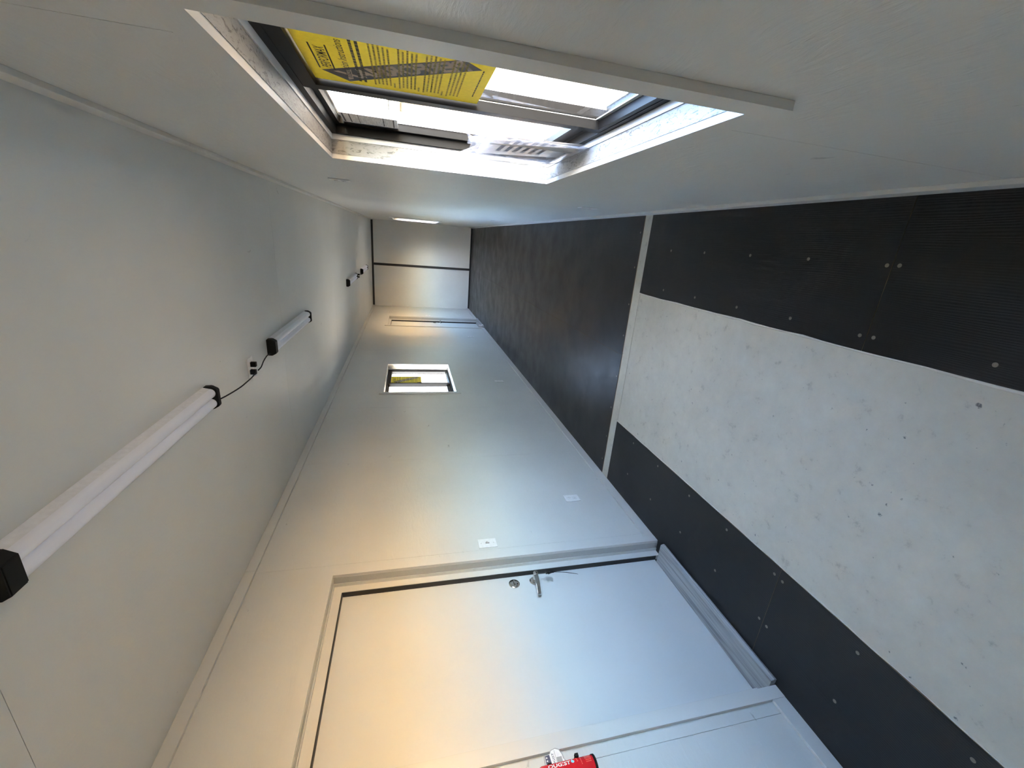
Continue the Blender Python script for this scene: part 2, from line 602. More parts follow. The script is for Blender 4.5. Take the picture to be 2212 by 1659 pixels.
pts = [(TX1 + random.uniform(-.002, .002), YB + (TY0 - YB) * i / k, -0.003) for i in range(k + 1)]
mb.tube(pts, [random.uniform(0.0042, 0.0072) for _ in pts], 6)
mb.build('sealant_bead', M['sealant'], floor, smooth=True)
mb = MB()
pts = [(TX0 + 0.001 + random.uniform(-.0015, .0015), YB + (TY0 - YB) * i / k, -0.005) for i in range(k + 1)]
mb.tube(pts, [random.uniform(0.0015, 0.0042) for _ in pts], 6)
mb.build('sealant_bead', M['sealant'], floor, smooth=True)

# ---- trims along ceiling and floor
def trim(name, x0, x1, spans, z0, z1, label):
    root = None
    for a, b_ in spans:
        mb = MB()
        mb.bbox(x0, x1, a + 0.0006, b_ - 0.0006, z0, z1, 0.0012, 1)
        o = mb.build(name if root is None else 'trim_board', M['trim'], root)
        root = root or o
    tag(root, label, kind='structure')
    return root
def split(a, b_, step=2.44):
    out = []
    while b_ - a > step * 1.2:
        out.append((a, a + step))
        a += step
    return out + [(a, b_)]
trim('trim_1', -T, 0, split(YB, L - 0.01, 2.485), H - 0.056, H - 0.0005, 'flat grey trim along the ceiling over the doors')
trim('trim_2', W, W + T, split(YB, L - 0.01, 2.485), H - 0.056, H - 0.0005, 'flat grey trim along the ceiling over the near window')
CW = 0.055
trim('baseboard_left', -T, 0, split(YB, DOORS[0][0] - CW) + split(DOORS[0][1] + CW, DOORS[1][0] - CW) + split(DOORS[1][1] + CW, L - 0.01), 0.0005, 0.070, 'flat grey baseboard under the doors wall')
trim('baseboard_right', W, W + T, split(YB, L - 0.01), 0.0005, 0.070, 'flat grey baseboard under the near window')

# ---- cargo doors at the far end
cg = thing('door_3', (0, L, 0), 'pair of closed grey cargo doors with black rubber seals at the far end', kind='structure')
XS = 1.072
mb = MB(); mb.box(-T - .05, XS - 0.03, 0.0, 0.12, 0.03, H - 0.05); mb.build('door_leaf', M['cargo'], cg)
mb = MB(); mb.box(XS + 0.03, W + T + .05, 0.0, 0.12, 0.03, H - 0.05); mb.build('door_leaf', M['cargo'], cg)
mb = MB(); mb.bbox(XS - 0.03, XS + 0.03, -0.012, 0.12, 0.03, H - 0.05, 0.008); mb.build('seal', M['black'], cg)
mb = MB(); mb.bbox(-T, W + T, -0.012, 0.12, H - 0.05, H - 0.0005, 0.006); mb.build('seal', M['black'], cg)
mb = MB(); mb.bbox(-T, W + T, -0.012, 0.12, 0.0005, 0.03, 0.006); mb.build('seal', M['black'], cg)

# ------------------------------------------------------------------ windows
HW, HH = WIN
def casing(mb, x0, x1, y0, y1, z0, z1, bottom=True):
    c = CW
    mb.box(x0, x1, y0 - c, y0, z0 - (c if bottom else 0), z1 + c)
    mb.box(x0, x1, y1, y1 + c, z0 - (c if bottom else 0), z1 + c)
    mb.box(x0, x1, y0, y1, z1, z1 + c)
    if bottom: mb.box(x0, x1, y0, y1, z0 - c, z0)

def join_prints(pieces, name, parent):
    """Flat print: several inks, one mesh, laid just in front of the sheet."""
    bm = bmesh.new()
    mats = []
    for me, mat in pieces:
        if mat not in mats: mats.append(mat)
        n0 = len(bm.faces)
        bm.from_mesh(me)
        bm.faces.ensure_lookup_table()
        for f in bm.faces[n0:]:
            f.material_index = mats.index(mat)
    me = bpy.data.meshes.new(name)
    bm.to_mesh(me)
    bm.free()
    for mm in mats: me.materials.append(mm)
    o = bpy.data.objects.new(name, me)
    COL.objects.link(o)
    o.parent = parent
    return o

def quad_mesh(pts):
    me = bpy.data.meshes.new('print')
    me.from_pydata([tuple(p) for p in pts], [], [tuple(range(len(pts)))])
    return me

def laid(body, x, org, right, up, width, height, shear=0.0, bold=0.0):
    me = text_mesh(body, 1.0, shear, bold)
    xs = [v.co.x for v in me.vertices]; ys = [v.co.y for v in me.vertices]
    sx, sy = width / (max(xs) - min(xs)), height / (max(ys) - min(ys))
    mx, my = (max(xs) + min(xs)) / 2, (max(ys) + min(ys)) / 2
    for v in me.vertices:
        a, b_ = (v.co.x - mx) * sx, (v.co.y - my) * sy
        v.co = Vector((x, org[0] + right[0] * a + up[0] * b_, org[1] + right[1] * a + up[1] * b_))
    return me

def notice(parent):
    xp = 0.1025
    y0, y1, z0, z1 = -0.317, -0.012, -0.031, 0.391
    mb = MB()
    mb.box(xp, xp + 0.0004, y0, y1, z0, z1)
    pap = mb.build('notice_sheet', M['yellow_paper'], parent, label='yellow printed instruction sheet stuck to the glass')
    c = lambda y, z: (y - Y1, z - ZC)
    P = []
    # banner across the sheet, printed to be read from outdoors and showing through
    q = [c(1.070, 1.575), c(1.111, 1.529), c(1.346, 1.839), c(1.289, 1.898)]
    P.append((quad_mesh([(xp - 0.0004, *v) for v in q]), M['banner_print']))
    d = Vector((q[2][0] + q[3][0] - q[0][0] - q[1][0], q[2][1] + q[3][1] - q[0][1] - q[1][1])) / 2
    ln = d.length
    d.normalize()
    u = Vector((-d.y, d.x))
    mid = ((q[0][0] + q[1][0] + q[2][0] + q[3][0]) / 4, (q[0][1] + q[1][1] + q[2][1] + q[3][1]) / 4)
    P.append((laid('PERFORMAX', xp - 0.0007, mid, d, u, ln * 0.92, 0.056, 0.0, 0.05), M['tan_print']))
    # inside face: read from the room (right = towards the camera, -y)
    R_, U_ = (-1.0, 0.0), (0.0, 1.0)
    P.append((laid('PERFORMAX', xp - 0.0010, c(1.202, 1.8805), R_, U_, 0.128, 0.022, 0.3, 0.01), M['print_black']))
    for zz in (1.8970, 1.8635):
        P.append((quad_mesh([(xp - 0.0010, *c(y, z)) for y, z in ((1.275, zz), (1.128, zz), (1.128, zz + 0.0035), (1.275, zz + 0.0035))]), M['print_black']))
    P.append((laid('Installation Instructions', xp - 0.0010, c(1.199, 1.838), R_, U_, 0.226, 0.019, 0.25, 0.008), M['print_black']))
    def words(z, ya, yb, h, mat):
        y = yb
        while y > ya:
            w = min(random.uniform(0.006, 0.020), y - ya)
            P.append((quad_mesh([(xp - 0.0010, *c(yy, zz)) for yy, zz in ((y, z), (y - w, z), (y - w, z + h), (y, z + h))]), mat))
            y -= w + 0.0022
    words(1.808, 1.062, 1.330, 0.0065, M['text_print'])
    words(1.795, 1.075, 1.330, 0.0065, M['text_print'])
    z = 1.772
    k = 0
    while z > 1.553:
        k += 1
        if k % 6 == 0:
            words(z, 1.30, 1.335, 0.0042, M['text_faint'])
        else:
            words(z, 1.063 + random.uniform(0, 0.035), 1.335 - (0.01 if k % 6 != 1 else 0), 0.0042, M['text_faint'])
        z -= 0.0096 if k % 6 else 0.0125
    words(1.523, 1.11, 1.303, 0.0034, M['text_print'])
    o = join_prints(P, 'notice_print', parent)
    return pap

def make_window(name, loc, rz, label, latch=False):
    r = thing(name, loc, label, kind='structure', rz=rz)
    mb = MB(); casing(mb, 0.0, T - 0.0003, -HW, HW, -HH, HH); mb.build('window_casing', M['trim'], r)
    j = 0.018
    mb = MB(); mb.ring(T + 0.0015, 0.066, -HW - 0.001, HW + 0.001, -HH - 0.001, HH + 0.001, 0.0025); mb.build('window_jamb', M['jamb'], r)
    mb = MB(); mb.ring(0.068, 0.0868, -HW, HW, -HH, HH, 0.004); mb.build('window_stop', M['trim'], r)
    mb = MB(); mb.ring(0.087, 0.150, -HW, HW, -HH, HH, 0.022, 0.022, 0.024, 0.024)
    mb.box(0.1135, 0.1165, -HW + 0.024, HW - 0.024, -HH + 0.022, -HH + 0.034)
    mb.build('window_frame', M['bronze'], r)
    mb = MB(); mb.ring(0.1505, 0.185, -HW, HW, -HH, HH, 0.020, 0.026, 0.022, 0.022); mb.ring(0.185, 0.192, -HW - .03, HW + .03, -HH - .03, HH + .03, 0.042, 0.05, 0.045, 0.045)
    mb.build('outer_frame', M['vinyl'], r)
    # sliding sash nearer the room (holds the notice)
    mb = MB(); mb.ring(0.0885, 0.1135, -HW + 0.0245, 0.032, -HH + 0.0225, HH - 0.0225, 0.035, 0.016, 0.030, 0.037)
    sa = mb.build('sash', M['bronze'], r)
    mb = MB(); mb.ring(0.1137, 0.1165, -HW + 0.03, 0.012, -HH + 0.036, HH - 0.03, 0.034, 0.014, 0.03, 0.018); mb.build('glazing_bead', M['vinyl'], sa)
    mb = MB(); mb.pane(0.1060, -HW + 0.05, -0.004, -HH + 0.037, HH - 0.056); mb.build('pane', M['glass'], sa)
    if latch:
        mb = MB(); mb.bbox(0.081, 0.0884, 0.003, 0.021, -0.035, 0.035, 0.004); mb.bbox(0.076, 0.082, 0.008, 0.016, -0.018, 0.018, 0.002)
        mb.build('latch', M['black_plastic'], sa)
    # fixed sash on the outer track
    mb = MB(); mb.ring(0.1168, 0.1420, -0.012, HW - 0.0245, -HH + 0.0225, HH - 0.0225, 0.016, 0.050, 0.034, 0.028)
    sb = mb.build('sash', M['bronze'], r)
    mb = MB(); mb.ring(0.1421, 0.1480, -0.012, HW - 0.0245, -HH + 0.0225, HH - 0.0225, 0.022, 0.05, 0.016, 0.034); mb.build('glazing_bead', M['vinyl'], sb)
    mb = MB(); mb.pane(0.1270, 0.018, HW - 0.050, -HH + 0.070, HH - 0.036); mb.build('pane', M['glass'], sb)
    return r, sa, sb

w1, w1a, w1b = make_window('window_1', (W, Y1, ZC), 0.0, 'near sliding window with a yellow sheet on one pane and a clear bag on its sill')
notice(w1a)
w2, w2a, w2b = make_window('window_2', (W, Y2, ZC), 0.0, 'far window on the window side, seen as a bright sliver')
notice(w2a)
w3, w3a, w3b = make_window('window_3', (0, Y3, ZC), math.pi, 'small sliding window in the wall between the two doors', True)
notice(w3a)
# rating sticker on the near window's outer pane
st = thing('rating_sticker', (W + 0.1245, 1.855, 1.83), 'white printed rating sticker on the top far corner of the near window glass', 'sticker')
mb = MB(); mb.box(-0.0004, 0.0, -0.066, 0.066, -0.100, 0.100); mb.build('sticker_sheet', M['sticker'], st)
P = []
for zz, hh in ((0.088, 0.006), (0.066, 0.004), (0.036, 0.003), (-0.052, 0.004), (-0.088, 0.005)):
    P.append((quad_mesh([(-0.0008, -0.06, zz), (-0.0008, 0.06, zz), (-0.0008, 0.06, zz + hh), (-0.0008, -0.06, zz + hh)]), M['print_black']))
z = 0.058
while z > -0.08:
    y = -0.058
    while y < 0.055:
        w_ = random.uniform(0.008, 0.03)
        if random.random() < 0.7:
            P.append((quad_mesh([(-0.0008, y, z), (-0.0008, y + w_, z), (-0.0008, y + w_, z + 0.0022), (-0.0008, y, z + 0.0022)]), M['print_grey']))
        y += w_ + 0.003
    z -= 0.0055
join_prints(P, 'sticker_print', st)

# clear bag with folded leaflets, standing on the sill of the near window
bag = thing('leaflet_bag', (W + 0.045, 1.68, 1.087), 'clear crumpled plastic bag with folded white leaflets leaning in the near window corner', 'bag')
def sheet_mesh(fn, nu, nv):
    mb = MB()
    V = [[mb.bm.verts.new(fn(i / nu, j / nv)) for j in range(nv + 1)] for i in range(nu + 1)]
    for i in range(nu):
        for j in range(nv):
            mb.bm.faces.new((V[i][j], V[i + 1][j], V[i + 1][j + 1], V[i][j + 1]))
    return mb
def leaf_a(u, v):          # leaf turned to the room, narrow at the top, fanned at the foot
    z = 0.045 + (0.345 - 0.045) * v
    y0 = -0.185 + 0.02 * v
    wdt = 0.19 * (1 - v) ** 1.3 + 0.012
    return (0.012 - 0.018 * v + 0.02 * u * (1 - v), y0 + wdt * u, z - 0.045 * u * (1 - v))
sheet_mesh(leaf_a, 6, 10).build('leaflet', M['leaflet'], bag, smooth=True)
def leaf_b(u, v):
    return (0.030 - 0.012 * v + 0.012 * math.sin(3 * u), -0.165 + 0.33 * u - 0.05 * (1 - v) * u, 0.012 + 0.33 * v)
sheet_mesh(leaf_b, 8, 10).build('leaflet', M['leaflet'], bag, smooth=True)
mb = MB()
for k in range(6):
    z = 0.10 + 0.032 * k
    mb.bm.faces.new([mb.bm.verts.new((leaf_b(u, 0)[0] - 0.003 - 0.012 * (z - 0.012) / 0.33, -0.13 + 0.24 * uu, z + dz)) for u, uu, dz in ((0.1, 0, 0), (0.8, 1, 0), (0.8, 1, 0.016), (0.1, 0, 0.016))])
mb.build('leaflet_print', M['leaflet_grey'], bag)
def film(sign):
    rnd = random.Random(9 + sign)
    off = [[rnd.uniform(-1, 1) for _ in range(15)] for _ in range(13)]
    def fn(u, v):
        i, j = int(round(u * 12)), int(round(v * 14))
        crumple = 0.004 + 0.012 * v ** 2
        bul = math.sin(math.pi * u) * (0.012 + 0.022 * math.sin(math.pi * min(1, v * 0.9)))
        x = -0.002 + sign * bul - 0.010 * v + off[i][j] * crumple * 0.6
        y = -0.195 + (0.36 + 0.04 * v) * u + off[i][(j + 3) % 15] * crumple * 0.8
        z = 0.004 + (0.385 + 0.02 * math.sin(9 * u)) * v + off[(i + 2) % 13][j] * crumple
        return (x + 0.018, y, max(z, 0.002))
    return fn
sheet_mesh(film(-1), 12, 14).build('film', M['film'], bag)
sheet_mesh(film(0.6), 12, 14).build('film', M['film'], bag)

# ------------------------------------------------------------------ side doors
def make_door(name, y0, y1, label):
    """Local frame: x=0 casing face, -x outward, y along the wall."""
    r = thing(name, (0, 0, 0), label, kind='structure')
    z1 = DTOP
    mb = MB()
    mb.box(-T + 0.0003, 0.0, y0 - CW, y0, 0.0005, z1 + CW)
    mb.box(-T + 0.0003, 0.0, y1, y1 + CW, 0.0005, z1 + CW)
    mb.box(-T + 0.0003, 0.0, y0, y1, z1, z1 + CW)
    mb.build('door_casing', M['trim'], r)
    mb = MB()                                   # board lining, a lighter edge left standing on each side of it
    mb.ring(-0.060, -T - 0.0015, y0 - 0.001, y1 + 0.001, 0.0, z1 + 0.001, 0.003, 0)
    mb.build('door_lining', M['lining'], r)
    mb = MB()
    mb.ring(-0.0825, -0.0618, y0, y1, 0.0, z1, 0.005, 0)
    mb.build('door_stop', M['trim'], r)
    mb = MB()                                   # steel frame
    mb.ring(-0.148, -0.083, y0, y1, 0.0, z1, 0.050, 0)
    mb.build('door_frame', M['trim'], r)
    mb = MB()                                   # black weather seal in the rebate
    mb.ring(-0.1145, -0.0835, y0 + 0.0502, y1 - 0.0502, 0.030, z1 - 0.0502, 0.0045, 0, 0.0002, 0.0045)
    mb.build('seal', M['black'], r)
    mb = MB()
    mb.bbox(-0.148, -0.115, y0 + 0.0504, y1 - 0.0508, 0.031, z1 - 0.0512, 0.0015, 1)
    slab = mb.build('door_leaf', M['slab'], r)
    mb = MB(); mb.box(-0.1485, -0.1155, y0 + 0.05, y1 - 0.05, -0.02, 0.0305); mb.box(-0.149, -T, y0, y1, -0.0278, 0.0); mb.build('threshold', M['black'], r)
    # locks near the far edge
    yl = y1 - 0.113
    mb = MB()
    mb.lathe([(0.034, 0.0), (0.034, 0.004), (0.029, 0.008), (0.014, 0.009)], 0, 0, 28)
    mb.bbox(-0.004, 0.004, -0.014, 0.014, 0.009, 0.020, 0.002)
    bm = mb.bm
    bmesh.ops.transform(bm, matrix=Matrix.Translation((-0.115, yl, 1.057)) @ Matrix.Rotation(math.pi / 2, 4, 'Y') @ Matrix.Rotation(math.radians(10), 4, 'Z'), verts=bm.verts)
    mb.build('deadbolt', M['chrome'], slab, smooth=True)
    mb = MB()
    mb.lathe([(0.032, 0.0), (0.032, 0.004), (0.027, 0.009), (0.013, 0.010), (0.012, 0.045), (0.0155, 0.047), (0.0155, 0.068), (0.012, 0.070)], 0, 0, 28)
    bmesh.ops.transform(mb.bm, matrix=Matrix.Translation((-0.115, yl + 0.003, 0.924)) @ Matrix.Rotation(math.pi / 2, 4, 'Y'), verts=mb.bm.verts)
    hd = mb.build('door_handle', M['chrome'], slab, smooth=True)
    mb = MB()
    # lever: blade running away from the lock edge, cranked at its end towards the leaf
    secs = [(0.014, -0.058, 0.0125, 0.008), (-0.02, -0.056, 0.013, 0.007), (-0.075, -0.056, 0.012, 0.006), (-0.082, -0.058, 0.012, 0.006), (-0.130, -0.078, 0.011, 0.0055), (-0.136, -0.082, 0.009, 0.005)]
    rows = []
    for dy, x, hz, hx in secs:
        rows.append([mb.bm.verts.new((x + sx * hx, yl + 0.003 + dy, 0.924 + 0.012 * (dy / -0.13) + sz * hz)) for sx, sz in ((-1, -1), (1, -1), (1, 1), (-1, 1))])
    for a, b_ in zip(rows, rows[1:]):
        for k in range(4):
            mb.bm.faces.new((a[k], a[(k + 1) % 4], b_[(k + 1) % 4], b_[k]))
    mb.bm.faces.new(rows[0][::-1]); mb.bm.faces.new(rows[-1])
    bmesh.ops.bevel(mb.bm, geom=list(mb.bm.edges), offset=0.0014, segments=2, affect='EDGES')
    mb.build('lever', M['chrome'], slab)
    mb = MB()                                   # sill board across the foot of the opening
    pr = [(-0.112, 0.0005), (0.030, 0.0005), (0.034, 0.012), (0.026, 0.030), (-0.112, 0.034)]
    mb.prism(pr, 'y', y0 + 0.004, y1 - 0.075)
    mb.build('sill_board', M['board'], r)
    return r
d1 = make_door('door_1', *DOORS[0], label='near grey steel door with chrome lever and a key hanging on a zip tie')
d2 = make_door('door_2', *DOORS[1], label='far grey steel door beside the cargo doors')

# key left in the near lever with a zip tie on it
key = thing('key', (-0.047, 1.92, 0.86), 'silver key with a black zip tie hanging from the near door lever', 'key')
mb = MB()
mb.bbox(-0.0012, 0.0012, -0.011, 0.011, -0.020, 0.004, 0.001)
mb.bbox(-0.001, 0.001, -0.004, 0.004, 0.004, 0.054, 0.0008)
mb.build('key_blade', M['chrome'], key)
mb = MB()
mb.bbox(-0.0012, 0.0012, -0.010, 0.010, -0.034, -0.008, 0.001)
bmesh.ops.transform(mb.bm, matrix=Matrix.Translation((0, -0.008, 0)) @ Matrix.Rotation(math.radians(18), 4, 'X'), verts=mb.bm.verts)
mb.build('spare_key', M['chrome'], key)
mb = MB()
mb.bbox(-0.003, 0.003, -0.003, 0.003, -0.052, -0.012, 0.001)
mb.tube([(0, -0.001 * i - 0.00016 * i * i, -0.050 - 0.0115 * i) for i in range(14)], [0.0017] * 10 + [0.0016, 0.0015, 0.0012, 0.001], 6)
mb.build('zip_tie', M['black_plastic'], key)

# small white holder at the foot of the far door
hold = thing('door_holder', (0.02, 9.33, 0.0), 'small white kick-down door holder at the foot of the far door', 'door stop')
mb = MB(); mb.cyl((0, 0, 0.001), (0, 0, 0.05), 0.024, 0.018, 14); mb.build('rubber_foot', M['white'], hold, smooth=True)
mb = MB(); mb.bbox(-0.012, 0.012, -0.012, 0.012, 0.05, 0.10, 0.003); mb.build('bracket', M['white'], hold)

# ------------------------------------------------------------------ wall plates
def plate_base(r, w_, h_):
    mb = MB(); mb.bbox(0.0003, 0.006, -w_ / 2, w_ / 2, -h_ / 2, h_ / 2, 0.0025); mb.build('cover_plate', M['white'], r)
def duplex(loc, rz, label, group='wall sockets'):
    r = thing('wall_socket', loc, label, 'socket', group, rz=rz)
    plate_base(r, 0.082, 0.122)
    for dz in (0.024, -0.024):
        mb = MB(); mb.bbox(0.005, 0.0085, -0.017, 0.017, dz - 0.0155, dz + 0.0155, 0.004)
        rc = mb.build('receptacle', M['white'], r)
        mb = MB()
        for dy in (-0.006, 0.006):
            mb.box(0.0084, 0.0090, dy - 0.0011, dy + 0.0011, dz - 0.002, dz + 0.007)
        mb.cyl((0.0084, 0, dz - 0.008), (0.0090, 0, dz - 0.008), 0.0024, seg=10)
        mb.build('slots', M['print_grey'], rc)
    return r
def toggle(loc, rz, label, group='light switches'):
    r = thing('light_switch', loc, label, 'switch', group, rz=rz)
    plate_base(r, 0.082, 0.122)
    mb = MB(); mb.bbox(0.0055, 0.0075, -0.006, 0.006, -0.013, 0.013, 0.001); mb.build('switch_collar', M['print_grey'], r)
    mb = MB(); mb.prism([(0.007, -0.006), (0.022, 0.004), (0.022, 0.012), (0.007, 0.006)], 'y', -0.004, 0.004); mb.build('toggle', M['white'], r)
    for dz in (0.042, -0.042):
        mb = MB(); mb.cyl((0.0055, 0, dz), (0.0068, 0, dz), 0.0032, seg=10); mb.build('screw', M['steel'], r)
    return r
toggle((-T, 2.197, 1.185), 0, 'white switch plate beside the near door casing')
duplex((-T, 2.617, 0.420), 0, 'white wall socket low on the wall nearest the near door')
duplex((-T, 5.490, 0.420), 0, 'white wall socket low under the small left wall window')
duplex((-T, 8.277, 0.434), 0, 'white wall socket low between the small window and the far door')
duplex((-T, 10.875, 0.423), 0, 'white wall socket low between the far door and the cargo doors')
toggle((-T, 10.49, 1.20), 0, 'white switch plate just beyond the far door')
duplex((-T, 10.83, 2.11), 0, 'white wall socket high up near the cargo doors')
duplex((W + T, 2.945, 2.093), math.pi, 'white wall socket high on the wall beyond the near window')
duplex((W + T, 3.02, 0.434), math.pi, 'white wall socket low on the wall beyond the near window')
duplex((W + T, 6.45, 0.43), math.pi, 'white wall socket low halfway along the window side wall')

# ------------------------------------------------------------------ shop lights on the ceiling
LX = 1.105
def make_light(y0, label):
    """Twin tube LED shop light, local y from 0 to 1.16."""
    LN = 1.13
    r = thing('shop_light', (LX, y0, H), label, 'light fixture', 'shop lights along the ceiling')
    mb = MB()
    mb.prism([(-0.052, -0.0005), (0.052, -0.0005), (0.046, -0.030), (-0.046, -0.030)], 'y', 0.03, LN - 0.03)
    mb.build('housing', M['white_metal'], r)
    for sx in (-1, 1):
        mb = MB()
        prof = [(sx * 0.0245 + 0.0215 * math.cos(t), -0.028 - 0.021 * math.sin(t)) for t in [math.pi * k / 10 for k in range(11)]]
        mb.prism(prof, 'y', 0.03, LN - 0.03)
        mb.build('lens_tube', M['lens'], r, smooth=True)
    for e in (0, 1):
        a, b_ = (0.0, 0.048) if e == 0 else (LN - 0.030, LN)
        mb = MB()
        prof = [(-0.054, -0.0008), (0.054, -0.0008), (0.056, -0.030), (0.040, -0.056), (-0.040, -0.056), (-0.056, -0.030)]
        mb.prism(prof, 'y', a, b_)
        bmesh.ops.bevel(mb.bm, geom=list(mb.bm.edges), offset=0.003, segments=2, affect='EDGES')
        cap = mb.build('end_cap', M['black_plastic'], r)
        mb = MB()
        yy = -0.003 if e == 0 else LN
        mb.cyl((0.02, yy, -0.018), (0.02, yy + 0.003, -0.018), 0.009, seg=12)
        mb.build('cord_port', M['white'] if e else M['black_plastic'], cap)
    return r
sh1 = make_light(0.932, 'nearest white shop light, its black end cap cut by the frame edge')
yl = [(2.950, 'second white shop light, just beyond the ceiling socket'), (6.835, 'third white shop light down the ceiling, before the far pair gap'), (8.90, 'farthest white shop light, next to the cargo doors')]
LS = []
for y, lab in yl:
    c = copy_tree(sh1)
    LS.append(c)
    c.location = (LX, y, H)
    c['label'] = lab
def ceiling_socket(y, label, cords):
    r = thing('ceiling_socket', (1.07, y, H), label, 'socket', 'ceiling sockets between lights')
    mb = MB(); mb.bbox(-0.061, 0.061, -0.041, 0.041, -0.006, -0.0003, 0.0025); mb.build('cover_plate', M['white'], r)
    for dx in (-0.022, 0.022):
        mb = MB(); mb.bbox(dx - 0.0155, dx + 0.0155, -0.017, 0.017, -0.009, -0.005, 0.003); mb.build('receptacle', M['white'], r)
    return r
ceiling_socket(2.622, 'white ceiling socket between the nearest two shop lights', True)
ceiling_socket(8.40, 'white ceiling socket between the farthest two shop lights', True)
def cord(light, pts, plug=None, tagp=None):
    o0 = Vector((LX, light.location.y, H))
    P = [Vector(p) - o0 for p in pts]
    fine = []
    for i in range(len(P) - 1):
        p0, p1, p2, p3 = P[max(i - 1, 0)], P[i], P[i + 1], P[min(i + 2, len(P) - 1)]
        for k in range(6):
            t = k / 6
            fine.append(0.5 * ((2 * p1) + (p2 - p0) * t + (2 * p0 - 5 * p1 + 4 * p2 - p3) * t * t + (3 * p1 - p0 - 3 * p2 + p3) * t ** 3))
    fine.append(P[-1])
    mb = MB(); mb.tube(fine, 0.0034, 8); r = mb.build('cord', M['black_plastic'], light, smooth=True)
    if plug:
        q = Vector(plug) - o0
        mb = MB(); mb.bbox(q.x - 0.014, q.x + 0.014, q.y - 0.012, q.y + 0.012, q.z, q.z + 0.030, 0.004); mb.build('plug', M['black_plastic'], r)
    if tagp:
        q = Vector(tagp) - o0
        mb = MB()
        V = [mb.bm.verts.new((q.x + a, q.y + b_, q.z + c)) for a, b_, c in ((-.022, -.02, 0), (.012, -.026, .004), (.018, .016, -.004), (-.014, .022, .003), (-.004, .004, -.016))]
        for i in range(4):
            mb.bm.faces.new((V[i], V[(i + 1) % 4], V[4]))
        mb.build('cord_tag', M['white'], r)
    return r
cord(sh1, [(1.075, 2.058, 2.578), (1.068, 2.16, 2.560), (1.060, 2.30, 2.548), (1.052, 2.42, 2.552), (1.042, 2.52, 2.562), (1.048, 2.58, 2.560)],
     (1.050, 2.60, 2.561), (1.022, 2.61, 2.580))
cord(LS[0], [(1.055, 2.615, 2.556), (1.062, 2.66, 2.552), (1.076, 2.74, 2.560), (1.078, 2.85, 2.572), (1.070, 2.94, 2.578)],
     (1.092, 2.615, 2.561))
cord(LS[1], [(1.075, 7.985, 2.578), (1.068, 8.10, 2.560), (1.058, 8.25, 2.552), (1.055, 8.36, 2.558)],
     (1.050, 8.39, 2.561))
cord(LS[2], [(1.086, 8.41, 2.558), (1.078, 8.55, 2.556), (1.078, 8.72, 2.570), (1.075, 8.89, 2.578)],
     (1.092, 8.40, 2.561))

# ------------------------------------------------------------------ red extinguisher beside the near door
EX, EY = 0.053, 0.868
ext = thing('fire_extinguisher', (EX, EY, 1.015), 'red spray can fire extinguisher clipped to the wall beside the near door', 'extinguisher')
R0 = 0.036
mb = MB()
prof = [(R0 - 0.003, 0.006)] + [(R0, 0.010), (R0, 0.205)] + [(R0 - 0.022 * math.sin(t) ** 1.0 * (1 - math.cos(t)) - 0.016 * (t / 1.57), 0.205 + 0.026 * math.sin(t)) for t in [0.25, 0.55, 0.85, 1.15, 1.45]]
mb.lathe(prof, 0, 0, 40)
mb.build('can', M['red'], ext, smooth=True)
mb = MB(); mb.lathe([(R0 - 0.004, 0.0), (R0 + 0.0016, 0.001), (R0 + 0.0016, 0.009), (R0 - 0.002, 0.0105)], 0, 0, 40); mb.build('base_rim', M['black_plastic'], ext, smooth=True)
mb = MB(); mb.lathe([(0.017, 0.229), (0.017, 0.236), (0.013, 0.240), (0.011, 0.250)], 0, 0, 24); mb.build('neck_ring', M['steel'], ext, smooth=True)
mb = MB()
mb.lathe([(0.012, 0.250), (0.017, 0.253), (0.017, 0.272), (0.012, 0.282), (0.006, 0.284)], 0, 0, 24)
mb.bbox(-0.006, 0.034, -0.006, 0.006, 0.262, 0.274, 0.003)
mb.bbox(-0.008, 0.008, 0.012, 0.030, 0.268, 0.290, 0.004)
mb.build('nozzle', M['black_plastic'], ext, smooth=False)
mb = MB()
mb.bbox(-R0 - 0.034, -R0 - 0.030, -0.022, 0.022, 0.03, 0.19, 0.001)
mb.build('wall_bracket', M['black_plastic'], ext)
for zz in (0.058, 0.165):
    mb = MB()
    ring_o = [((R0 + 0.004) * math.cos(t), (R0 + 0.004) * math.sin(t)) for t in [math.radians(62 + k * 12) for k in range(20)]]
    ring_i = [((R0 + 0.0006) * math.cos(t), (R0 + 0.0006) * math.sin(t)) for t in [math.radians(62 + k * 12) for k in range(20)]]
    for k in range(19):
        for a_, b_ in ((zz, zz + 0.014),):
            q = [ring_o[k], ring_o[k + 1], ring_i[k + 1], ring_i[k]]
            v0 = [mb.bm.verts.new((*p, a_)) for p in q]
            v1 = [mb.bm.verts.new((*p, b_)) for p in q]
            mb.bm.faces.new(v0[::-1]); mb.bm.faces.new(v1)
            for i in range(4):
                mb.bm.faces.new((v0[i], v0[(i + 1) % 4], v1[(i + 1) % 4], v1[i]))
    mb.bbox(-R0 - 0.031, -R0 + 0.004, -0.008, 0.008, zz, zz + 0.014, 0.001)
    if zz < 0.1:
        mb.bbox(R0 * math.cos(1.15) - 0.004, R0 * math.cos(1.15) + 0.012, R0 * math.sin(1.15) - 0.002, R0 * math.sin(1.15) + 0.010, zz, zz + 0.014, 0.002)
    mb.build('clip', M['black_plastic'], ext)
def wrap(ang0, zc, rr):
    # reading direction runs down the can (-z), letter tops point to increasing angle (towards the door)
    def f(a, b_):
        t = ang0 + b_ / R0
        return Vector((rr * math.cos(t), rr * math.sin(t), zc - a))
    return f
A0 = math.radians(26)
place_text(text_mesh('OUGIST', 1.0, 0.12, 0.02), 'lettering', M['print_white'], ext, (0, 0, 0), (1, 0, 0), (0, 1, 0), 0.088, 0.0155, wrap(A0, 0.142, R0 + 0.0005))
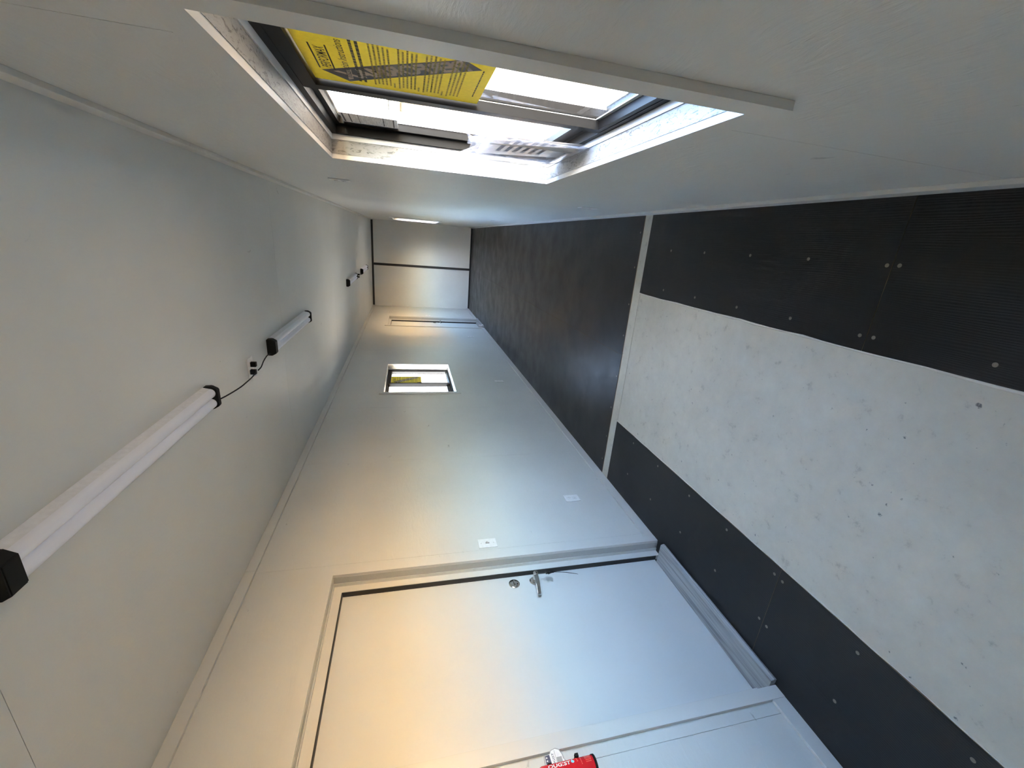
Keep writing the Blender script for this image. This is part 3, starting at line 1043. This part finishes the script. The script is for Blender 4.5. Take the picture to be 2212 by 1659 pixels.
drop = [(0.0, 0.011)] + [(0.0062 * math.cos(t), -0.003 + 0.0062 * math.sin(t)) for t in [math.radians(20 - k * 22) for k in range(11)]]
mb = MB()
fdrop = wrap(A0 + 0.1, 0.090, R0 + 0.0005)
mb.bm.faces.new([mb.bm.verts.new(fdrop(p[0], p[1])) for p in drop])
mb.build('drop_mark', M['drop_blue'], ext)
for zc_, wd_, a_ in ((0.072, 0.003, 0.25), (0.058, 0.002, -0.1)):
    mb = MB()
    fn = wrap(A0 + a_, zc_, R0 + 0.0005)
    for k in range(5):
        mb.bm.faces.new([mb.bm.verts.new(fn(x, y + (k - 2) * 0.0055)) for x, y in ((-wd_, -0.002), (wd_, -0.002), (wd_ * 0.8, 0.002), (-wd_ * 0.6, 0.002))])
    mb.build('small_print', M['red_light'], ext)
mb = MB()
fn = wrap(A0, 0.03, R0 + 0.0005)
for k in range(6):
    w_ = random.uniform(0.010, 0.016)
    mb.bm.faces.new([mb.bm.verts.new(fn(x, y + (k - 2) * 0.006)) for x, y in ((-w_, -0.0014), (w_, -0.0014), (w_, 0.0014), (-w_, 0.0014))])
mb.build('small_print', M['red_light'], ext)
# shield shaped badge card tucked behind the can
bx = -0.020
shield = [(-0.036, 0.0), (-0.034, 0.010), (-0.012, 0.013), (-0.006, 0.022), (0.012, 0.026), (0.026, 0.020), (0.033, 0.004), (0.034, -0.010), (0.038, -0.016), (0.034, -0.030), (0.0, -0.045), (-0.030, -0.040), (-0.038, -0.020)]
def shield_mesh(scale, x0, x1):
    mb = MB()
    mb.prism([(0.068 + p[1] * scale, 0.140 - p[0] * scale) for p in shield], 'x', x0, x1)
    return mb
bd = shield_mesh(1.12, bx, bx + 0.0012).build('badge', M['print_grey'], ext, label='grey edged shield card printed with stars')
shield_mesh(1.0, bx + 0.0012, bx + 0.0016).build('badge_face', M['print_white'], bd)
mb = MB()
mb.prism([(0.068 + p[1], 0.140 - p[0]) for p in ((-0.036, -0.02), (-0.034, 0.009), (-0.016, 0.011), (-0.013, -0.042), (-0.030, -0.040))], 'x', bx + 0.0016, bx + 0.0019)
mb.build('badge_field', M['print_navy'], bd)
mb = MB()
for yy in (0.002, -0.008, -0.018, -0.028):
    pts = []
    for k in range(10):
        rr = 0.0046 if k % 2 == 0 else 0.0019
        t = math.radians(90 + 36 * k)
        pts.append((0.068 + yy + rr * math.sin(t) * 0.9, 0.140 + 0.029 + rr * math.cos(t)))
    mb.prism(pts, 'x', bx + 0.0019, bx + 0.0022)
mb.build('badge_stars', M['print_white'], bd)
place_text(text_mesh('OUGIST', 1.0, 0, 0.01), 'badge_lettering', M['print_navy'], bd, (bx + 0.0021, 0.056, 0.143), (0, 1, 0), (0, 0, 1), 0.052, 0.0085)
mb = MB()
mb.box(bx + 0.0016, bx + 0.002, 0.028, 0.090, 0.1325, 0.1340)
mb.box(bx + 0.0016, bx + 0.0018, 0.028, 0.066, 0.110, 0.1310)
mb.build('badge_panel', M['print_grey'], bd)

# ------------------------------------------------------------------ outside: seen through the windows, with bounce surfaces added
GZ = -0.35
mb = MB(); mb.box(-90, 120, -90, 160, GZ - 0.2, GZ)
tag(mb.build('ground', M['dirt']), 'packed tan dirt yard around the container', kind='structure')
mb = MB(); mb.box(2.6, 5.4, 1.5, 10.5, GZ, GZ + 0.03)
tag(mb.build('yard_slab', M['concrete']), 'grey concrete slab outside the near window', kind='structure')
mb = MB(); mb.box(-5.8, -1.2, -10, 34, GZ, GZ + 0.03)  # added ground strip, there to bounce daylight in at the small window
tag(mb.build('side_bounce_strip', M['grey_bounce_yard']), 'grey ground strip added to bounce light through the small left wall window', kind='structure')
mb = MB(); mb.box(2.6, 60, 24, 58, GZ, GZ + 0.02)
tag(mb.build('gravel_road', M['gravel']), 'grey gravel road beyond the dirt yard', kind='structure')

yb = thing('building', (6.0, 64.0, GZ), 'low cream building with tan garage doors beyond the gravel road', 'building')
mb = MB(); mb.box(0, 26, 0, 10, 0, 2.9); mb.build('wall', M['yellow_wall'], yb)
mb = MB(); mb.prism([(-0.4, 2.9), (26.4, 2.9), (26.4, 3.15), (-0.4, 3.15)], 'y', -0.5, 10.4); mb.build('roof', M['yellow_wall'], yb)
for k in range(6):
    mb = MB(); mb.box(1.0 + k * 4.1, 4.4 + k * 4.1, -0.06, 0.02, 0.0, 2.0)
    g = mb.build('garage_door', M['tan_wall'], yb)
    mb = MB()
    for j in range(4): mb.box(1.05 + k * 4.1, 4.35 + k * 4.1, -0.10, -0.06, 0.08 + j * 0.48, 0.48 + j * 0.48)
    mb.build('door_panel', M['tan_wall'], g)
gb = thing('building', (14.0, 92.0, GZ), 'grey clad building with rows of windows behind the cream one', 'building')
mb = MB(); mb.box(0, 22, 0, 12, 0, 5.4); mb.build('wall', M['grey_wall'], gb)
mb = MB(); mb.box(-0.3, 22.3, -0.3, 12.3, 5.4, 5.7); mb.build('roof', M['grey_wall'], gb)
for row in range(2):
    for k in range(9):
        mb = MB(); mb.ring(-0.2, 0.0, 0.8 + k * 2.4, 2.3 + k * 2.4, 0.8 + row * 2.4, 2.2 + row * 2.4, 0.12)
        bmesh.ops.transform(mb.bm, matrix=Matrix(((0, 1, 0, 0), (1, 0, 0, 0), (0, 0, 1, 0), (0, 0, 0, 1))), verts=mb.bm.verts)
        fr = mb.build('window', M['fence_white'], gb)
        mb = MB(); mb.box(0.9 + k * 2.4, 2.2 + k * 2.4, -0.05, -0.02, 0.9 + row * 2.4, 2.1 + row * 2.4); mb.build('pane', M['dark_pane'], fr)

mb = MB(); mb.prism([(9.0, -34.0), (46.0, -34.0), (46.0, -16.0), (13.0, 16.0), (9.0, 12.0)], 'z', GZ, GZ + 0.04)  # unseen pale ground, added to throw warm light up through the windows
tag(mb.build('bounce_apron', M['apron']), 'unseen pale sandy ground added to bounce warm light into the room', kind='structure')
# unseen long building, added and turned to the sun to reflect warm light indoors
wh = thing('bounce_warehouse', (13.0, 17.0, GZ), 'unseen long cream building added askew across the yard to bounce warm light', kind='structure', rz=math.radians(-45))
mb = MB(); mb.box(0, 44, 0, 16, 0, 4.2); mb.build('wall', M['bounce_warehouse'], wh)
mb = MB(); mb.prism([(-0.4, 4.2), (16.4, 4.2), (8, 5.2)], 'x', -0.4, 44.4)
mb.build('roof', M['grey_wall'], wh)
for k in range(8):
    mb = MB(); mb.ring(-0.12, 0.0, 2.0 + k * 5.4, 4.8 + k * 5.4, 0.0, 3.0, 0.12, 0)
    bmesh.ops.transform(mb.bm, matrix=Matrix(((0, 1, 0, 0), (1, 0, 0, 0), (0, 0, 1, 0), (0, 0, 0, 1))), verts=mb.bm.verts)
    fr = mb.build('gate_frame', M['tan_wall'], wh)
    mb = MB()
    for j in range(6): mb.box(2.15 + k * 5.4, 4.65 + k * 5.4, -0.05, -0.01, 0.03 + j * 0.47, 0.48 + j * 0.47)
    mb.build('gate_panel', M['bounce_warehouse'], fr)

def bare_tree(loc, h, label, seed):
    rnd = random.Random(seed)
    r = thing('bare_tree', loc, label, 'tree')
    mb = MB()
    def grow(p, d, ln, rad, lev):
        pts = [p]
        q = p.copy()
        dd = d.copy()
        for k in range(4):
            dd = (dd + Vector((rnd.uniform(-.12, .12), rnd.uniform(-.12, .12), rnd.uniform(-.03, .1)))).normalized()
            q = q + dd * ln / 4
            pts.append(q.copy())
        mb.tube(pts, [rad * (1 - 0.12 * k) for k in range(5)], 5 if lev else 8)
        if lev < 4:
            for k in range(3 if lev < 3 else 2):
                s = pts[rnd.choice((2, 3, 4))]
                nd = (dd + Vector((rnd.uniform(-.9, .9), rnd.uniform(-.9, .9), rnd.uniform(-.1, .6)))).normalized()
                grow(s, nd, ln * rnd.uniform(.55, .75), rad * .5, lev + 1)
    grow(Vector((0, 0, 0)), Vector((0, 0, 1)), h * 0.45, h * 0.022, 0)
    mb.build('branches', M['bark'], r)
bare_tree((11.5, 52, GZ), 9.5, 'bare brown tree standing in front of the cream building', 3)
bare_tree((17.5, 58, GZ), 8.0, 'second bare tree farther along the gravel road', 8)

fn_ = thing('metal_fence', (-6.0, 2.0, GZ), 'white corrugated metal fence outside the small left wall window', 'fence')
mb = MB()
prof = []
n_ = 240
for k in range(n_ + 1):
    prof.append((0.03 if (k // 2) % 2 else 0.0, 40.0 * k / n_))
V0 = [mb.bm.verts.new((x, y, 0.05)) for x, y in prof]
V1 = [mb.bm.verts.new((x, y, 2.35)) for x, y in prof]
for k in range(n_):
    mb.bm.faces.new((V0[k], V0[k + 1], V1[k + 1], V1[k]))
o = mb.build('fence_sheet', M['fence_white'], fn_)
for k in range(11):
    mb = MB(); mb.box(-0.08, -0.01, 4.0 * k - 0.04, 4.0 * k + 0.04, 0.0, 2.4); mb.build('post', M['fence_white'], fn_)
